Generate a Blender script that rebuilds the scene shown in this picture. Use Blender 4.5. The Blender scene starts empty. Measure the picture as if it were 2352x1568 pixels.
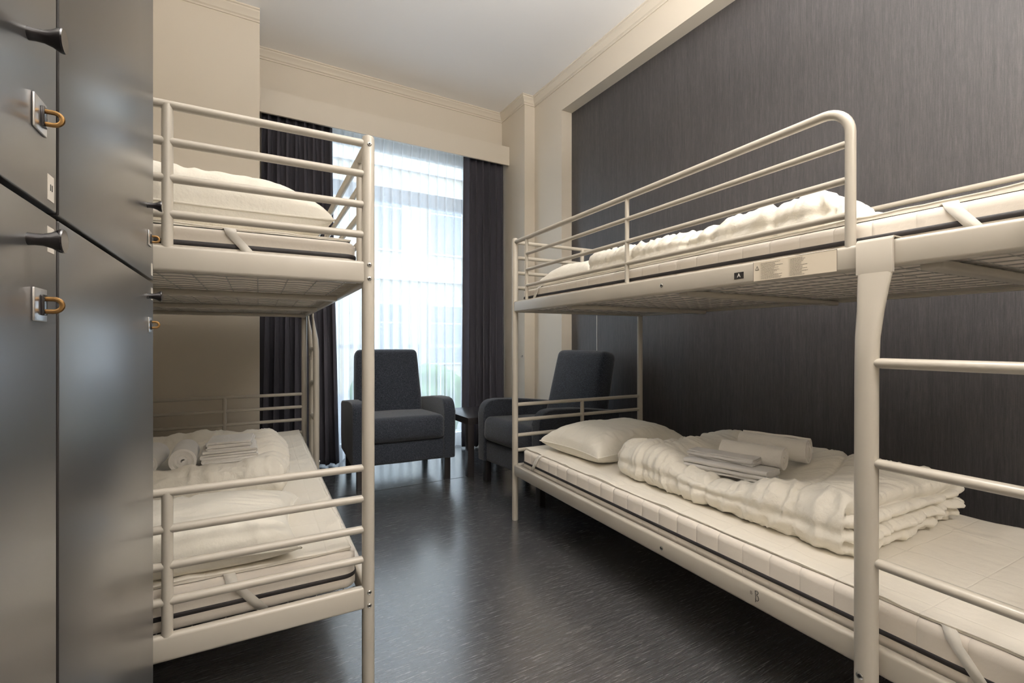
import bpy, bmesh, math, random
import numpy as np
from mathutils import Vector, Matrix, Euler
random.seed(7)
SC = bpy.context.scene
COL = SC.collection
R = math.radians

# ------------------------------------------------------------------ camera, sky, lights, exposure
F_PX = 1071.0
cam_d = bpy.data.cameras.new('camera'); cam_d.sensor_width = 36.0
cam_d.lens = 36.0*F_PX/2352.0; cam_d.clip_start = 0.02
cam = bpy.data.objects.new('camera', cam_d); COL.objects.link(cam)
cam.location = (0, 0, 1.01); cam.rotation_euler = (R(90), 0, R(-30.1))
SC.camera = cam
SC.view_settings.view_transform = 'Standard'
SC.view_settings.look = 'None'
SC.view_settings.gamma = 1.0
SC.view_settings.use_curve_mapping = False
SC.view_settings.exposure = 0.18
SC.cycles.use_denoising = True
SC.cycles.max_bounces = 10
SC.cycles.diffuse_bounces = 6
SC.cycles.glossy_bounces = 4
SC.cycles.transmission_bounces = 8
SC.cycles.transparent_max_bounces = 16
SC.cycles.sample_clamp_indirect = 6.0
SC.cycles.blur_glossy = 0.5

WORLD_STRENGTH = 8.8
world = bpy.data.worlds.new('overcast_sky'); SC.world = world; world.use_nodes = True
wn = world.node_tree.nodes; wl = world.node_tree.links
bg = wn['Background']; bg.inputs['Strength'].default_value = WORLD_STRENGTH
bg.inputs['Color'].default_value = (0.75, 0.86, 1.0, 1)

def area_light(name, loc, rot, sx, sy, power, color, portal=False):
    l = bpy.data.lights.new(name, 'AREA'); l.shape = 'RECTANGLE'; l.size = sx; l.size_y = sy
    l.energy = power; l.color = color
    if portal: l.cycles.is_portal = True
    o = bpy.data.objects.new(name, l); o.location = loc; o.rotation_euler = rot; COL.objects.link(o)
    return o
area_light('window_daylight', (1.2, 4.44, 1.45), (R(-90), 0, 0), 1.9, 2.7, 0, (1, 1, 1), portal=True)
# unseen pendant bowls added to bounce light off the ceiling: x, y, height, watts thrown up at the ceiling, watts thrown down
ADDED_LAMPS = [(0.95, 0.45, 2.45, 135, 10), (0.85, -1.1, 2.45, 85, 14)]
ADDED_LAMP_COLOR = (1.0, 0.95, 0.895)

# ------------------------------------------------------------------ noise (numpy gradient noise)
_rng = np.random.RandomState(11)
_perm = _rng.permutation(256); _perm = np.concatenate([_perm, _perm])
_g3 = _rng.normal(size=(256, 3)); _g3 /= np.linalg.norm(_g3, axis=1)[:, None]
def perlin(x, y, z=0.0):
    x, y, z = np.broadcast_arrays(np.asarray(x, float), np.asarray(y, float), np.asarray(z, float))
    xi, yi, zi = np.floor(x).astype(int), np.floor(y).astype(int), np.floor(z).astype(int)
    xf, yf, zf = x-xi, y-yi, z-zi
    u, v, w = [t*t*t*(t*(t*6-15)+10) for t in (xf, yf, zf)]
    def g(i, j, k):
        h = _perm[(_perm[(_perm[(xi+i) & 255]+yi+j) & 255]+zi+k) & 255]
        q = _g3[h]
        return q[..., 0]*(xf-i)+q[..., 1]*(yf-j)+q[..., 2]*(zf-k)
    def lp(a, b, t): return a+t*(b-a)
    return lp(lp(lp(g(0,0,0), g(1,0,0), u), lp(g(0,1,0), g(1,1,0), u), v),
              lp(lp(g(0,0,1), g(1,0,1), u), lp(g(0,1,1), g(1,1,1), u), v), w)
def ridged(x, y, z=0.0):
    return 1.0-np.clip(np.abs(perlin(x, y, z))*2.4, 0, 1)

# ------------------------------------------------------------------ materials
def mat(name, color=(0.8,0.8,0.8), rough=0.5, metallic=0.0, spec=0.5, sheen=0.0):
    m = bpy.data.materials.new(name); m.use_nodes = True
    b = m.node_tree.nodes['Principled BSDF']
    b.inputs['Base Color'].default_value = (*color, 1)
    b.inputs['Roughness'].default_value = rough
    b.inputs['Metallic'].default_value = metallic
    b.inputs['Specular IOR Level'].default_value = spec
    b.inputs['Sheen Weight'].default_value = sheen
    return m
def nd(m, t, **kw):
    n = m.node_tree.nodes.new(t)
    for k, v in kw.items(): setattr(n, k, v)
    return n
def lk(m, a, b): m.node_tree.links.new(a, b)
def coords(m, scale, kind='Object', rot=(0,0,0)):
    tc = nd(m, 'ShaderNodeTexCoord'); mp = nd(m, 'ShaderNodeMapping')
    mp.inputs['Scale'].default_value = scale; mp.inputs['Rotation'].default_value = rot
    lk(m, tc.outputs[kind], mp.inputs['Vector']); return mp.outputs['Vector']
def noise(m, vec, scale=5, detail=4, rough=0.55):
    n = nd(m, 'ShaderNodeTexNoise'); n.inputs['Scale'].default_value = scale
    n.inputs['Detail'].default_value = detail; n.inputs['Roughness'].default_value = rough
    lk(m, vec, n.inputs['Vector']); return n.outputs['Fac']
def ramp(m, fac, stops):
    r = nd(m, 'ShaderNodeValToRGB')
    while len(r.color_ramp.elements) < len(stops): r.color_ramp.elements.new(0.5)
    for e, (p, c) in zip(r.color_ramp.elements, stops):
        e.position = p; e.color = (*c, 1) if len(c) == 3 else c
    lk(m, fac, r.inputs['Fac']); return r.outputs['Color']
def bump(m, fac, strength=0.3, dist=0.01, prev=None):
    b = nd(m, 'ShaderNodeBump'); b.inputs['Strength'].default_value = strength; b.inputs['Distance'].default_value = dist
    lk(m, fac, b.inputs['Height'])
    if prev is not None: lk(m, prev, b.inputs['Normal'])
    return b.outputs['Normal']
def P(m): return m.node_tree.nodes['Principled BSDF']
def mathn(m, op, a, b=None, c=None):
    n = nd(m, 'ShaderNodeMath', operation=op)
    for i, v in enumerate((a, b, c)):
        if v is None: continue
        if isinstance(v, (int, float)): n.inputs[i].default_value = v
        else: lk(m, v, n.inputs[i])
    return n.outputs[0]

M = {}
# painted plaster
m = M['wall'] = mat('cream_wall_paint', (0.61, 0.555, 0.47), 0.62)
v = coords(m, (1,1,1)); lk(m, bump(m, noise(m, v, 60, 3), 0.05, 0.004), P(m).inputs['Normal'])
m = M['ceiling'] = mat('white_ceiling_paint', (0.88, 0.88, 0.885), 0.7)
v = coords(m, (1,1,1)); lk(m, bump(m, noise(m, v, 60, 3), 0.04, 0.004), P(m).inputs['Normal'])
m = M['trim'] = mat('cream_trim_paint', (0.63, 0.575, 0.49), 0.45)
# dark woven wallpaper, vertical threads
m = M['wallpaper'] = mat('dark_woven_wallpaper', (0.06,0.055,0.055), 0.48)
v = coords(m, (1, 300, 15)); f1 = noise(m, v, 1.0, 5, 0.7)
v2 = coords(m, (1, 70, 2.2)); f2 = noise(m, v2, 1.0, 3, 0.6)
v3 = coords(m, (1, 500, 500)); f3 = noise(m, v3, 1.0, 1, 0.5)
s = mathn(m, 'ADD', mathn(m, 'MULTIPLY', f1, 0.6), mathn(m, 'ADD', mathn(m, 'MULTIPLY', f2, 0.25), mathn(m, 'MULTIPLY', f3, 0.15)))
lk(m, ramp(m, s, [(0.34, (0.028,0.027,0.030)), (0.50, (0.051,0.048,0.050)), (0.68, (0.086,0.079,0.079))]), P(m).inputs['Base Color'])
lk(m, bump(m, s, 0.25, 0.002), P(m).inputs['Normal'])
# linoleum floor with cross streaks
m = M['floor'] = mat('charcoal_streaked_linoleum', (0.05,0.05,0.05), 0.33, spec=0.85)
P(m).inputs['Coat Weight'].default_value = 1.0; P(m).inputs['Coat Roughness'].default_value = 0.2
v = coords(m, (9, 190, 1), rot=(0,0,R(-1))); f1 = noise(m, v, 1.0, 5, 0.7)
v2 = coords(m, (24, 520, 1)); f2 = noise(m, v2, 1.0, 2, 0.6)
v3 = coords(m, (240, 420, 1)); f3 = noise(m, v3, 1.0, 1, 0.5)
s = mathn(m, 'ADD', mathn(m, 'MULTIPLY', f1, 0.6), mathn(m, 'MULTIPLY', f2, 0.4))
base = ramp(m, s, [(0.36, (0.024,0.025,0.028)), (0.50, (0.058,0.058,0.062)), (0.64, (0.145,0.138,0.136))])
fl = ramp(m, f3, [(0.73, (0,0,0)), (0.80, (1,1,1))])
mx = nd(m, 'ShaderNodeMix', data_type='RGBA'); lk(m, fl, mx.inputs['Factor']); lk(m, base, mx.inputs['A'])
mx.inputs['B'].default_value = (0.30,0.27,0.24,1); lk(m, mx.outputs['Result'], P(m).inputs['Base Color'])
lk(m, ramp(m, s, [(0.3, (0.20,)*3), (0.7, (0.30,)*3)]), P(m).inputs['Roughness'])
lk(m, bump(m, s, 0.06, 0.0006), P(m).inputs['Normal'])
# bed enamel
m = M['enamel'] = mat('cream_white_enamel', (0.45, 0.415, 0.355), 0.28)
m = M['enamel_wire'] = mat('grey_white_wire_enamel', (0.40, 0.39, 0.36), 0.4)
M['chrome'] = mat('zinc_plated_steel', (0.62,0.62,0.60), 0.25, 1.0)
M['black_hole'] = mat('black_socket', (0.01,0.01,0.01), 0.6)
M['ink'] = mat('black_print_ink', (0.015,0.013,0.012), 0.6)
M['grey_ink'] = mat('grey_print_ink', (0.16,0.14,0.12), 0.6)
M['white_ink'] = mat('white_print_ink', (0.85,0.83,0.78), 0.6)
M['label_film'] = mat('clear_cream_label_film', (0.72,0.64,0.52), 0.35)
# fabrics
def fabric(name, col, weave=900, wr=0.0, amount=0.12, sheen=0.2, big=0.0):
    m = mat(name, col, 0.85, spec=0.2, sheen=sheen)
    v = coords(m, (1,1,1)); n = bump(m, noise(m, v, weave, 1), amount, 0.001)
    if wr:
        v2 = coords(m, (1,1,1)); n = bump(m, noise(m, v2, 28, 4, 0.6), wr, 0.012, n)
    if big:
        v3 = coords(m, (1,1,1)); n = bump(m, noise(m, v3, 9, 3, 0.5), big, 0.03, n)
    lk(m, n, P(m).inputs['Normal']); return m
M['duvet'] = fabric('white_cotton_duvet_cover', (0.83,0.795,0.715), 700, 0.38)
M['pillow'] = fabric('white_cotton_pillow_cover', (0.83,0.795,0.71), 700, 0.26)
M['protector'] = fabric('offwhite_mattress_protector', (0.80,0.755,0.67), 500, 0.18)
m = M['protector']
tc = nd(m, 'ShaderNodeTexCoord'); sp = nd(m, 'ShaderNodeSeparateXYZ'); lk(m, tc.outputs['Object'], sp.inputs[0])
def seamline(m, out, pitch, pw=60.0):
    f = mathn(m, 'ABSOLUTE', mathn(m, 'SUBTRACT', mathn(m, 'FRACT', mathn(m, 'MULTIPLY', mathn(m, 'ADD', out, 5.0), 1/pitch)), 0.5))
    return mathn(m, 'POWER', mathn(m, 'MULTIPLY', f, 2.0), pw)
g = mathn(m, 'MAXIMUM', seamline(m, sp.outputs['X'], 0.17), seamline(m, sp.outputs['Y'], 0.29))
prev = P(m).inputs['Normal'].links[0].from_socket
lk(m, bump(m, mathn(m, 'MULTIPLY', g, -1.0), 0.4, 0.003, prev), P(m).inputs['Normal'])
M['strap'] = fabric('white_elastic_strap', (0.74,0.71,0.65), 1400, 0, 0.3)
M['sheet'] = fabric('white_folded_linen', (0.62,0.61,0.60), 900, 0.08)
M['towel'] = fabric('grey_white_terry_towel', (0.74,0.72,0.69), 260, 0.15, 0.9, 0.5)
M['zipper'] = mat('black_zipper_tape', (0.02,0.017,0.018), 0.6)
M['dark_curtain'] = fabric('charcoal_curtain_cloth', (0.058,0.056,0.068), 600, 0.05, 0.15, 0.0)
# mattress: quilted channels by bump
m = M['mattress'] = mat('offwhite_quilted_ticking', (0.80,0.74,0.665), 0.88, spec=0.15, sheen=0.2)
tc = nd(m, 'ShaderNodeTexCoord'); sp = nd(m, 'ShaderNodeSeparateXYZ'); lk(m, tc.outputs['Object'], sp.inputs[0])
fx = mathn(m, 'ABSOLUTE', mathn(m, 'SUBTRACT', mathn(m, 'FRACT', mathn(m, 'MULTIPLY', mathn(m, 'ADD', sp.outputs['X'], 5.0), 1/0.085)), 0.5))
gx = mathn(m, 'POWER', mathn(m, 'MULTIPLY', fx, 2.0), 14.0)
v = coords(m, (1,1,1)); n0 = bump(m, noise(m, coords(m, (900,300,300)), 1, 2), 0.15, 0.001)
n1 = bump(m, mathn(m, 'MULTIPLY', gx, -1.0), 0.6, 0.0035, n0)
n2 = bump(m, noise(m, v, 22, 3), 0.15, 0.01, n1); lk(m, n2, P(m).inputs['Normal'])
# armchair tweed
m = M['tweed'] = mat('dark_blue_grey_tweed', (0.03,0.035,0.045), 0.9, spec=0.2, sheen=0.25)
v = coords(m, (420,420,120)); f1 = noise(m, v, 1.0, 2, 0.7); v2 = coords(m, (120,120,420)); f2 = noise(m, v2, 1.0, 2, 0.7)
s = mathn(m, 'MULTIPLY', mathn(m, 'ADD', f1, f2), 0.5)
lk(m, ramp(m, s, [(0.40, (0.007,0.009,0.013)), (0.52, (0.022,0.026,0.036)), (0.64, (0.068,0.078,0.10))]), P(m).inputs['Base Color'])
lk(m, bump(m, s, 0.6, 0.003), P(m).inputs['Normal'])
M['black_wood'] = mat('black_stained_wood', (0.014,0.012,0.012), 0.35)
M['table_black'] = mat('black_brown_table_foil', (0.030,0.026,0.026), 0.22)
# locker laminate
m = M['locker'] = mat('dark_satin_locker_laminate', (0.25,0.245,0.24), 0.30, metallic=0.9, spec=0.6)
v = coords(m, (300,300,300)); f = noise(m, v, 1.0, 2, 0.6); lk(m, bump(m, f, 0.02, 0.0002), P(m).inputs['Normal'])
M['locker_edge'] = mat('grey_locker_edging', (0.16,0.16,0.17), 0.3)
M['knob'] = mat('black_polished_knob', (0.012,0.010,0.011), 0.16, spec=0.7)
M['brass'] = mat('tarnished_brass', (0.27,0.16,0.065), 0.35, 1.0)
M['plate'] = mat('bright_zinc_plate', (0.80,0.79,0.80), 0.30, 1.0)
M['paper'] = mat('white_number_sticker', (0.62,0.57,0.50), 0.6)
M['frame'] = mat('white_window_frame', (0.70,0.72,0.75), 0.4)
M['white_plastic'] = mat('white_plastic', (0.75,0.74,0.70), 0.35)
m = M['glass'] = bpy.data.materials.new('clear_window_glass'); m.use_nodes = True
m.node_tree.nodes.clear()
o_ = nd(m, 'ShaderNodeOutputMaterial'); t_ = nd(m, 'ShaderNodeBsdfTransparent'); g_ = nd(m, 'ShaderNodeBsdfGlossy')
g_.inputs['Roughness'].default_value = 0.02; x_ = nd(m, 'ShaderNodeMixShader'); x_.inputs[0].default_value = 0.06
t_.inputs['Color'].default_value = (0.96,0.98,0.97,1)
lk(m, t_.outputs[0], x_.inputs[1]); lk(m, g_.outputs[0], x_.inputs[2]); lk(m, x_.outputs[0], o_.inputs[0])
m = M['sheer'] = bpy.data.materials.new('white_sheer_voile'); m.use_nodes = True
m.node_tree.nodes.clear()
o_ = nd(m, 'ShaderNodeOutputMaterial'); t_ = nd(m, 'ShaderNodeBsdfTransparent'); tr = nd(m, 'ShaderNodeBsdfTranslucent')
df = nd(m, 'ShaderNodeBsdfDiffuse'); x1 = nd(m, 'ShaderNodeMixShader'); x2 = nd(m, 'ShaderNodeMixShader')
tr.inputs['Color'].default_value = (0.90,0.92,0.95,1); df.inputs['Color'].default_value = (0.80,0.82,0.85,1)
x1.inputs[0].default_value = 0.62; lk(m, tr.outputs[0], x1.inputs[1]); lk(m, df.outputs[0], x1.inputs[2])
lw = nd(m, 'ShaderNodeLayerWeight'); lw.inputs['Blend'].default_value = 0.45
mr = nd(m, 'ShaderNodeMapRange'); mr.inputs['To Min'].default_value = 0.52; mr.inputs['To Max'].default_value = 0.04
lk(m, lw.outputs['Facing'], mr.inputs['Value']); lk(m, mr.outputs[0], x2.inputs[0])
lk(m, x1.outputs[0], x2.inputs[1]); lk(m, t_.outputs[0], x2.inputs[2])
lk(m, x2.outputs[0], o_.inputs[0])
m = M['lamp_glow'] = bpy.data.materials.new('warm_lamp_diffuser'); m.use_nodes = True  # glowing shade of the added, unseen pendant bowls
b = P(m); b.inputs['Base Color'].default_value = (0.9,0.88,0.82,1)
b.inputs['Emission Color'].default_value = (1.0,0.84,0.64,1); b.inputs['Emission Strength'].default_value = 3.0
m = M['facade'] = mat('pale_yellow_render', (0.31,0.285,0.225), 0.8)
M['facade_white'] = mat('white_facade_trim', (0.35,0.35,0.36), 0.7)
M['far_glass'] = mat('dark_facade_glass', (0.15,0.17,0.20), 0.3)
M['street'] = mat('grey_street_paving', (0.17,0.18,0.20), 0.8)
m = M['foliage'] = mat('green_hedge_leaves', (0.06,0.12,0.04), 0.8)
M['railing'] = mat('grey_painted_railing', (0.25,0.27,0.30), 0.5)

# ------------------------------------------------------------------ mesh helpers
def put(name, verts, faces, mt, parent=None, smooth=False, loc=None, rotz=None):
    me = bpy.data.meshes.new(name); me.from_pydata([tuple(map(float, p)) for p in verts], [], [tuple(map(int, f)) for f in faces]); me.update()
    if isinstance(mt, str): mt = M[mt]
    me.materials.append(mt)
    if smooth is True:
        me.polygons.foreach_set('use_smooth', [True]*len(me.polygons))
    elif smooth:
        me.polygons.foreach_set('use_smooth', [True]*len(me.polygons))
        try: me.set_sharp_from_angle(angle=smooth)
        except Exception: pass
    o = bpy.data.objects.new(name, me); COL.objects.link(o)
    if parent is not None: o.parent = parent
    if loc is not None: o.location = loc
    if rotz is not None: o.rotation_euler = (0, 0, rotz)
    return o

class MB:
    """collects shapes into one mesh"""
    def __init__(s): s.v = []; s.f = []
    def add(s, v, f):
        b = len(s.v); s.v += [tuple(p) for p in v]; s.f += [tuple(i+b for i in q) for q in f]; return s
    def box(s, a, b, bev=0.0):
        bm = bmesh.new(); bmesh.ops.create_cube(bm, size=1.0)
        sz = [abs(b[i]-a[i]) for i in range(3)]; c = [(a[i]+b[i])/2 for i in range(3)]
        for v in bm.verts: v.co = Vector([v.co[i]*sz[i]+c[i] for i in range(3)])
        if bev > 0:
            bmesh.ops.bevel(bm, geom=bm.edges[:], offset=min(bev, min(sz)*0.49), segments=3, profile=0.5, affect='EDGES')
        bm.verts.index_update()
        s.add([v.co[:] for v in bm.verts], [[v.index for v in f.verts] for f in bm.faces]); bm.free(); return s
    def tube(s, pts, r, seg=12, cap=True, r2=None, up=None):
        pts = [Vector(p) for p in pts]; n = len(pts); rs = r if isinstance(r, (list, tuple)) else [r]*n
        r2s = rs if r2 is None else (r2 if isinstance(r2, (list, tuple)) else [r2]*n)
        v = []; f = []
        tans = []
        for i in range(n):
            a = pts[max(i-1, 0)]; b = pts[min(i+1, n-1)]; tans.append((b-a).normalized())
        t = tans[0]; ref = Vector(up) if up else (Vector((0,0,1)) if abs(t.z) < 0.9 else Vector((1,0,0)))
        nrm = (ref - t*ref.dot(t)).normalized()
        for i in range(n):
            t = tans[i]; nrm = (nrm - t*nrm.dot(t)).normalized(); bi = t.cross(nrm)
            for k in range(seg):
                a = 2*math.pi*k/seg
                v.append(pts[i]+nrm*(math.cos(a)*rs[i])+bi*(math.sin(a)*r2s[i]))
        for i in range(n-1):
            for k in range(seg):
                k2 = (k+1) % seg; f.append((i*seg+k, i*seg+k2, (i+1)*seg+k2, (i+1)*seg+k))
        if cap:
            f.append(tuple(range(seg-1, -1, -1))); f.append(tuple((n-1)*seg+k for k in range(seg)))
        return s.add(v, f)
    def prism(s, poly, a, b, axis='y'):
        """poly: 2D outline, extruded from a to b along axis; (u,v) = the other two axes in order"""
        n = len(poly)
        def p(u, w, t):
            return {'x': (t, u, w), 'y': (u, t, w), 'z': (u, w, t)}[axis]
        v = [p(u, w, a) for u, w in poly]+[p(u, w, b) for u, w in poly]
        f = [tuple(range(n)), tuple(range(2*n-1, n-1, -1))]+[(i, (i+1) % n + 0, (i+1) % n+n, i+n) for i in range(n)]
        return s.add(v, [tuple(reversed(q)) for q in f])
    def lathe(s, prof, origin=(0,0,0), axis='z', seg=20):
        n = len(prof); v = []; f = []
        for (rr, h) in prof:
            for k in range(seg):
                a = 2*math.pi*k/seg; x, y = rr*math.cos(a), rr*math.sin(a)
                q = {'z': (x, y, h), 'x': (h, x, y), 'y': (x, h, y)}[axis]
                v.append((q[0]+origin[0], q[1]+origin[1], q[2]+origin[2]))
        for i in range(n-1):
            for k in range(seg):
                k2 = (k+1) % seg; f.append((i*seg+k, i*seg+k2, (i+1)*seg+k2, (i+1)*seg+k))
        f.append(tuple(range(seg-1, -1, -1))); f.append(tuple((n-1)*seg+k for k in range(seg)))
        return s.add(v, f)
    def build(s, name, mt, parent=None, smooth=R(40), **kw):
        o = put(name, s.v, s.f, mt, parent, smooth, **kw)
        bm = bmesh.new(); bm.from_mesh(o.data); bmesh.ops.recalc_face_normals(bm, faces=bm.faces); bm.to_mesh(o.data); bm.free()
        return o

def tag(o, label=None, cat=None, group=None, kind=None):
    if label: o['label'] = label
    if cat: o['category'] = cat
    if group: o['group'] = group
    if kind: o['kind'] = kind
    return o
def struct(o): o['kind'] = 'structure'; return o
def empty(name, loc=(0,0,0), rz=0.0):
    o = bpy.data.objects.new(name, None); o.empty_display_size = 0.1; COL.objects.link(o)
    o.location = loc; o.rotation_euler = (0,0,rz); return o
def copy_tree(o, parent=None, skip=()):
    c = o.copy(); COL.objects.link(c); c.parent = parent
    for ch in [q for q in bpy.data.objects if q.parent == o]:
        if ch.name.split('.')[0] in skip: continue
        copy_tree(ch, c, skip)
    return c

def grid_box(half, r, res):
    """rounded box surface as a dense welded grid -> verts, normals, faces (numpy)"""
    hx, hy, hz = half; n = [max(2, int(round(2*h/res))) for h in half]
    index = {}; V = []; F = []
    def vid(i, j, k):
        key = (i, j, k)
        if key not in index:
            index[key] = len(V); V.append((i/n[0]*2-1, j/n[1]*2-1, k/n[2]*2-1))
        return index[key]
    for i in range(n[0]):
        for j in range(n[1]):
            F.append((vid(i,j,0), vid(i,j+1,0), vid(i+1,j+1,0), vid(i+1,j,0)))
            F.append((vid(i,j,n[2]), vid(i+1,j,n[2]), vid(i+1,j+1,n[2]), vid(i,j+1,n[2])))
    for i in range(n[0]):
        for k in range(n[2]):
            F.append((vid(i,0,k), vid(i+1,0,k), vid(i+1,0,k+1), vid(i,0,k+1)))
            F.append((vid(i,n[1],k), vid(i,n[1],k+1), vid(i+1,n[1],k+1), vid(i+1,n[1],k)))
    for j in range(n[1]):
        for k in range(n[2]):
            F.append((vid(0,j,k), vid(0,j,k+1), vid(0,j+1,k+1), vid(0,j+1,k)))
            F.append((vid(n[0],j,k), vid(n[0],j+1,k), vid(n[0],j+1,k+1), vid(n[0],j,k+1)))
    U = np.array(V); H = np.array(half); Pb = U*H
    rr = np.array(r if isinstance(r, (tuple, list)) else (r,)*3)
    inner = np.clip(Pb, -(H-rr), H-rr); d = (Pb-inner)/rr
    L = np.linalg.norm(d, axis=1); L[L < 1e-9] = 1; d = d/L[:, None]
    Vv = inner+d*rr
    return Vv, d, F, U

# ------------------------------------------------------------------ room shell
H = 3.27; XR = 2.479; XW = 2.371; XP = 2.26; YB = 4.10; XL = -0.78; YR = -2.2
struct(MB().box((XL-0.2, YR-0.2, -0.12), (2.8, 4.6, 0.0)).build('floor', 'floor'))
struct(MB().box((XL-0.2, YR-0.2, H), (2.8, 4.6, H+0.15)).build('ceiling', 'ceiling'))
# right wall: wallpaper niche, plain wall above it, strip beside it, corner pilaster
struct(MB().box((XR, YR, 0), (2.8, 3.243, 2.99)).build('wall_right_niche', 'wallpaper', smooth=False))
struct(MB().box((XW, YR, 2.99), (2.8, 3.243, H)).box((XW, 3.243, 0), (2.8, 3.667, H)).build('wall_right', 'wall', smooth=False))
struct(MB().box((XP, 3.667, 0), (2.8, YB+0.3, H)).build('trim_1', 'wall', smooth=False))
struct(MB().box((XL-0.2, YR, 0), (XL, YB+0.3, H)).build('wall_left', 'wall', smooth=False))
struct(MB().box((XL, YR-0.2, 0), (2.8, YR, H)).build('wall_rear', 'wall', smooth=False))
# chimney-like block left of the window
struct(MB().box((XL, 3.649, 0), (0.107, YB+0.3, H)).build('wall_block', 'wall', smooth=False))
# back wall with window opening
WX0, WX1, WZ = 0.30, 2.10, 2.86
struct(MB().box((0.107, YB, 0), (WX0, YB+0.3, WZ)).box((WX1, YB, 0), (XP, YB+0.3, WZ)).box((0.107, YB, WZ), (XP, YB+0.3, H)).build('wall_back', 'wall', smooth=False))
# pelmet in front of the curtains
struct(MB().box((0.107, 3.95, 2.726), (XP, 3.97, 2.905)).box((0.107, 3.97, 2.885), (XP, YB, 2.905)).build('trim_2', 'trim', smooth=False))
# cornice mouldings
PR = [(0,0), (0.012,0), (0.012,0.014), (0.026,0.022), (0.036,0.040), (0.055,0.056), (0.062,0.064), (0.062,0.074), (0.075,0.080), (0.075,0.09), (0,0.09)]
def cornice(a, b, n, ext0=0.0, ext1=0.0):
    """moulding from a to b (xy), n = unit direction into the room; mitred ends by ext (1 outer, -1 inner)"""
    a = Vector(a); b = Vector(b); t = (b-a).normalized(); n = Vector(n); mb = MB(); k = len(PR)
    v = []
    for p, e, sg in ((a, ext0, -1), (b, ext1, 1)):
        for (d, h) in [(d_*0.72, 0.09-(0.09-h_)*0.80) for d_, h_ in PR]:
            q = p+n*d+t*(sg*e*d); v.append((q.x, q.y, H-0.09+h))
    f = [(i, (i+1) % k, (i+1) % k+k, i+k) for i in range(k)]+[tuple(range(k)), tuple(range(2*k-1, k-1, -1))]
    return mb.add(v, f)
segs = [((0.107,YB),(XP,YB),(0,-1),0,-1), ((XP,YB),(XP,3.667),(-1,0),-1,1), ((XP,3.667),(XW,3.667),(0,-1),1,-1),
        ((XW,3.667),(XW,YR),(-1,0),-1,0), ((XL,3.649),(0.107,3.649),(0,-1),-1,0),
        ((XL,YR),(XL,3.649),(1,0),0,-1)]
for i, s_ in enumerate(segs):
    struct(cornice(*s_).build('trim_%d' % (i+3), 'trim', smooth=R(25)))
# skirting
for i, (a, b) in enumerate([((XR-0.012, YR, 0), (XR, 3.243, 0.07)), ((XW-0.012, 3.243, 0), (XW, 3.667, 0.07)), ((XP-0.012, 3.667, 0), (XP, YB, 0.07))]):
    struct(MB().box(a, b).build(['baseboard_right', 'baseboard_strip', 'baseboard_pilaster'][i], 'black_wood' if i == 0 else 'trim', smooth=False))
# welded seam in the linoleum
struct(MB().box((-0.6, 3.187, -0.001), (2.371, 3.191, 0.0006)).build('trim_10', 'ink', smooth=False))

# window
win = struct(empty('window_1', (1.2, YB+0.24, 0)))
fr = MB()
def fbox(x0, x1, z0, z1, y0=4.32, y1=4.38): fr.box((x0-1.2, y0-(YB+0.24), z0), (x1-1.2, y1-(YB+0.24), z1), 0.004)
fbox(WX0, WX0+0.07, 0, WZ); fbox(WX1-0.07, WX1, 0, WZ); fbox(WX0+0.07, WX1-0.07, WZ-0.09, WZ); fbox(WX0+0.07, WX1-0.07, 0, 0.10)
fbox(WX0+0.07, WX1-0.07, 2.31, 2.44)
fr.build('window_frame', 'frame', win)
MB().box((WX0+0.07-1.2, -0.003, 0.10), (WX1-0.07-1.2, 0.003, 2.31)).build('window_pane', 'glass', win, smooth=False)
MB().box((WX0+0.07-1.2, -0.003, 2.44), (WX1-0.07-1.2, 0.003, WZ-0.09)).build('transom_pane', 'glass', win, smooth=False)

# ------------------------------------------------------------------ outside, seen faintly through the voile
struct(MB().box((-12, 4.62, -0.75), (16, 22, -0.6)).build('ground', 'street', smooth=False))
bd = empty('apartment_building', (3, 15, -0.6)); tag(bd, 'pale yellow house across the street, faint behind the sheer curtain', 'building')
MB().box((-12, 0, 0), (10, 5, 10.8)).build('facade', 'facade', bd, smooth=False)
MB().box((-12, -0.12, 3.6), (10, 0, 4.0)).box((-12, -0.12, 7.2), (10, 0, 7.5)).build('string_course', 'facade_white', bd, smooth=False)
for ix in range(-5, 5):
    for iz, z0 in enumerate((0.9, 4.6, 8.2)):
        x0 = ix*2.1+0.4
        w = MB().box((x0-0.08, -0.06, z0-0.08), (x0+1.18, 0.02, z0+1.98)).build('window_surround', 'facade_white', bd, smooth=False)
        MB().box((x0, -0.075, z0), (x0+0.53, -0.055, z0+1.3)).box((x0+0.57, -0.075, z0), (x0+1.1, -0.055, z0+1.3)).box((x0, -0.075, z0+1.36), (x0+1.1, -0.055, z0+1.9)).build('pane', 'far_glass', w, smooth=False)
rl = empty('garden_railing', (1.5, 6.2, -0.6)); tag(rl, 'grey metal railing outdoors, faint behind the sheer curtain', 'railing')
mb = MB().box((-5, -0.02, 1.52), (6, 0.02, 1.57)).box((-5, -0.02, 0.3), (6, 0.02, 0.34))
mb.build('top_rail', 'railing', rl)
mb = MB()
for i in range(70): mb.box((-5+i*0.16, -0.008, 0), (-5+i*0.16+0.016, 0.008, 1.53))
mb.build('baluster', 'railing', rl, smooth=False)
# shrub
V_, N_, F_, U_ = grid_box((0.9, 0.5, 0.6), 0.45, 0.06)
V_ = V_+N_*(perlin(V_[:,0]*5, V_[:,1]*5, V_[:,2]*5)[:, None]*0.22)
tag(put('round_shrub', V_+np.array([0,0,0.6]), F_, 'foliage', smooth=True, loc=(2.4, 7.6, -0.6)), 'rounded green shrub outdoors, faint low behind the sheer curtain', 'shrub')

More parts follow.
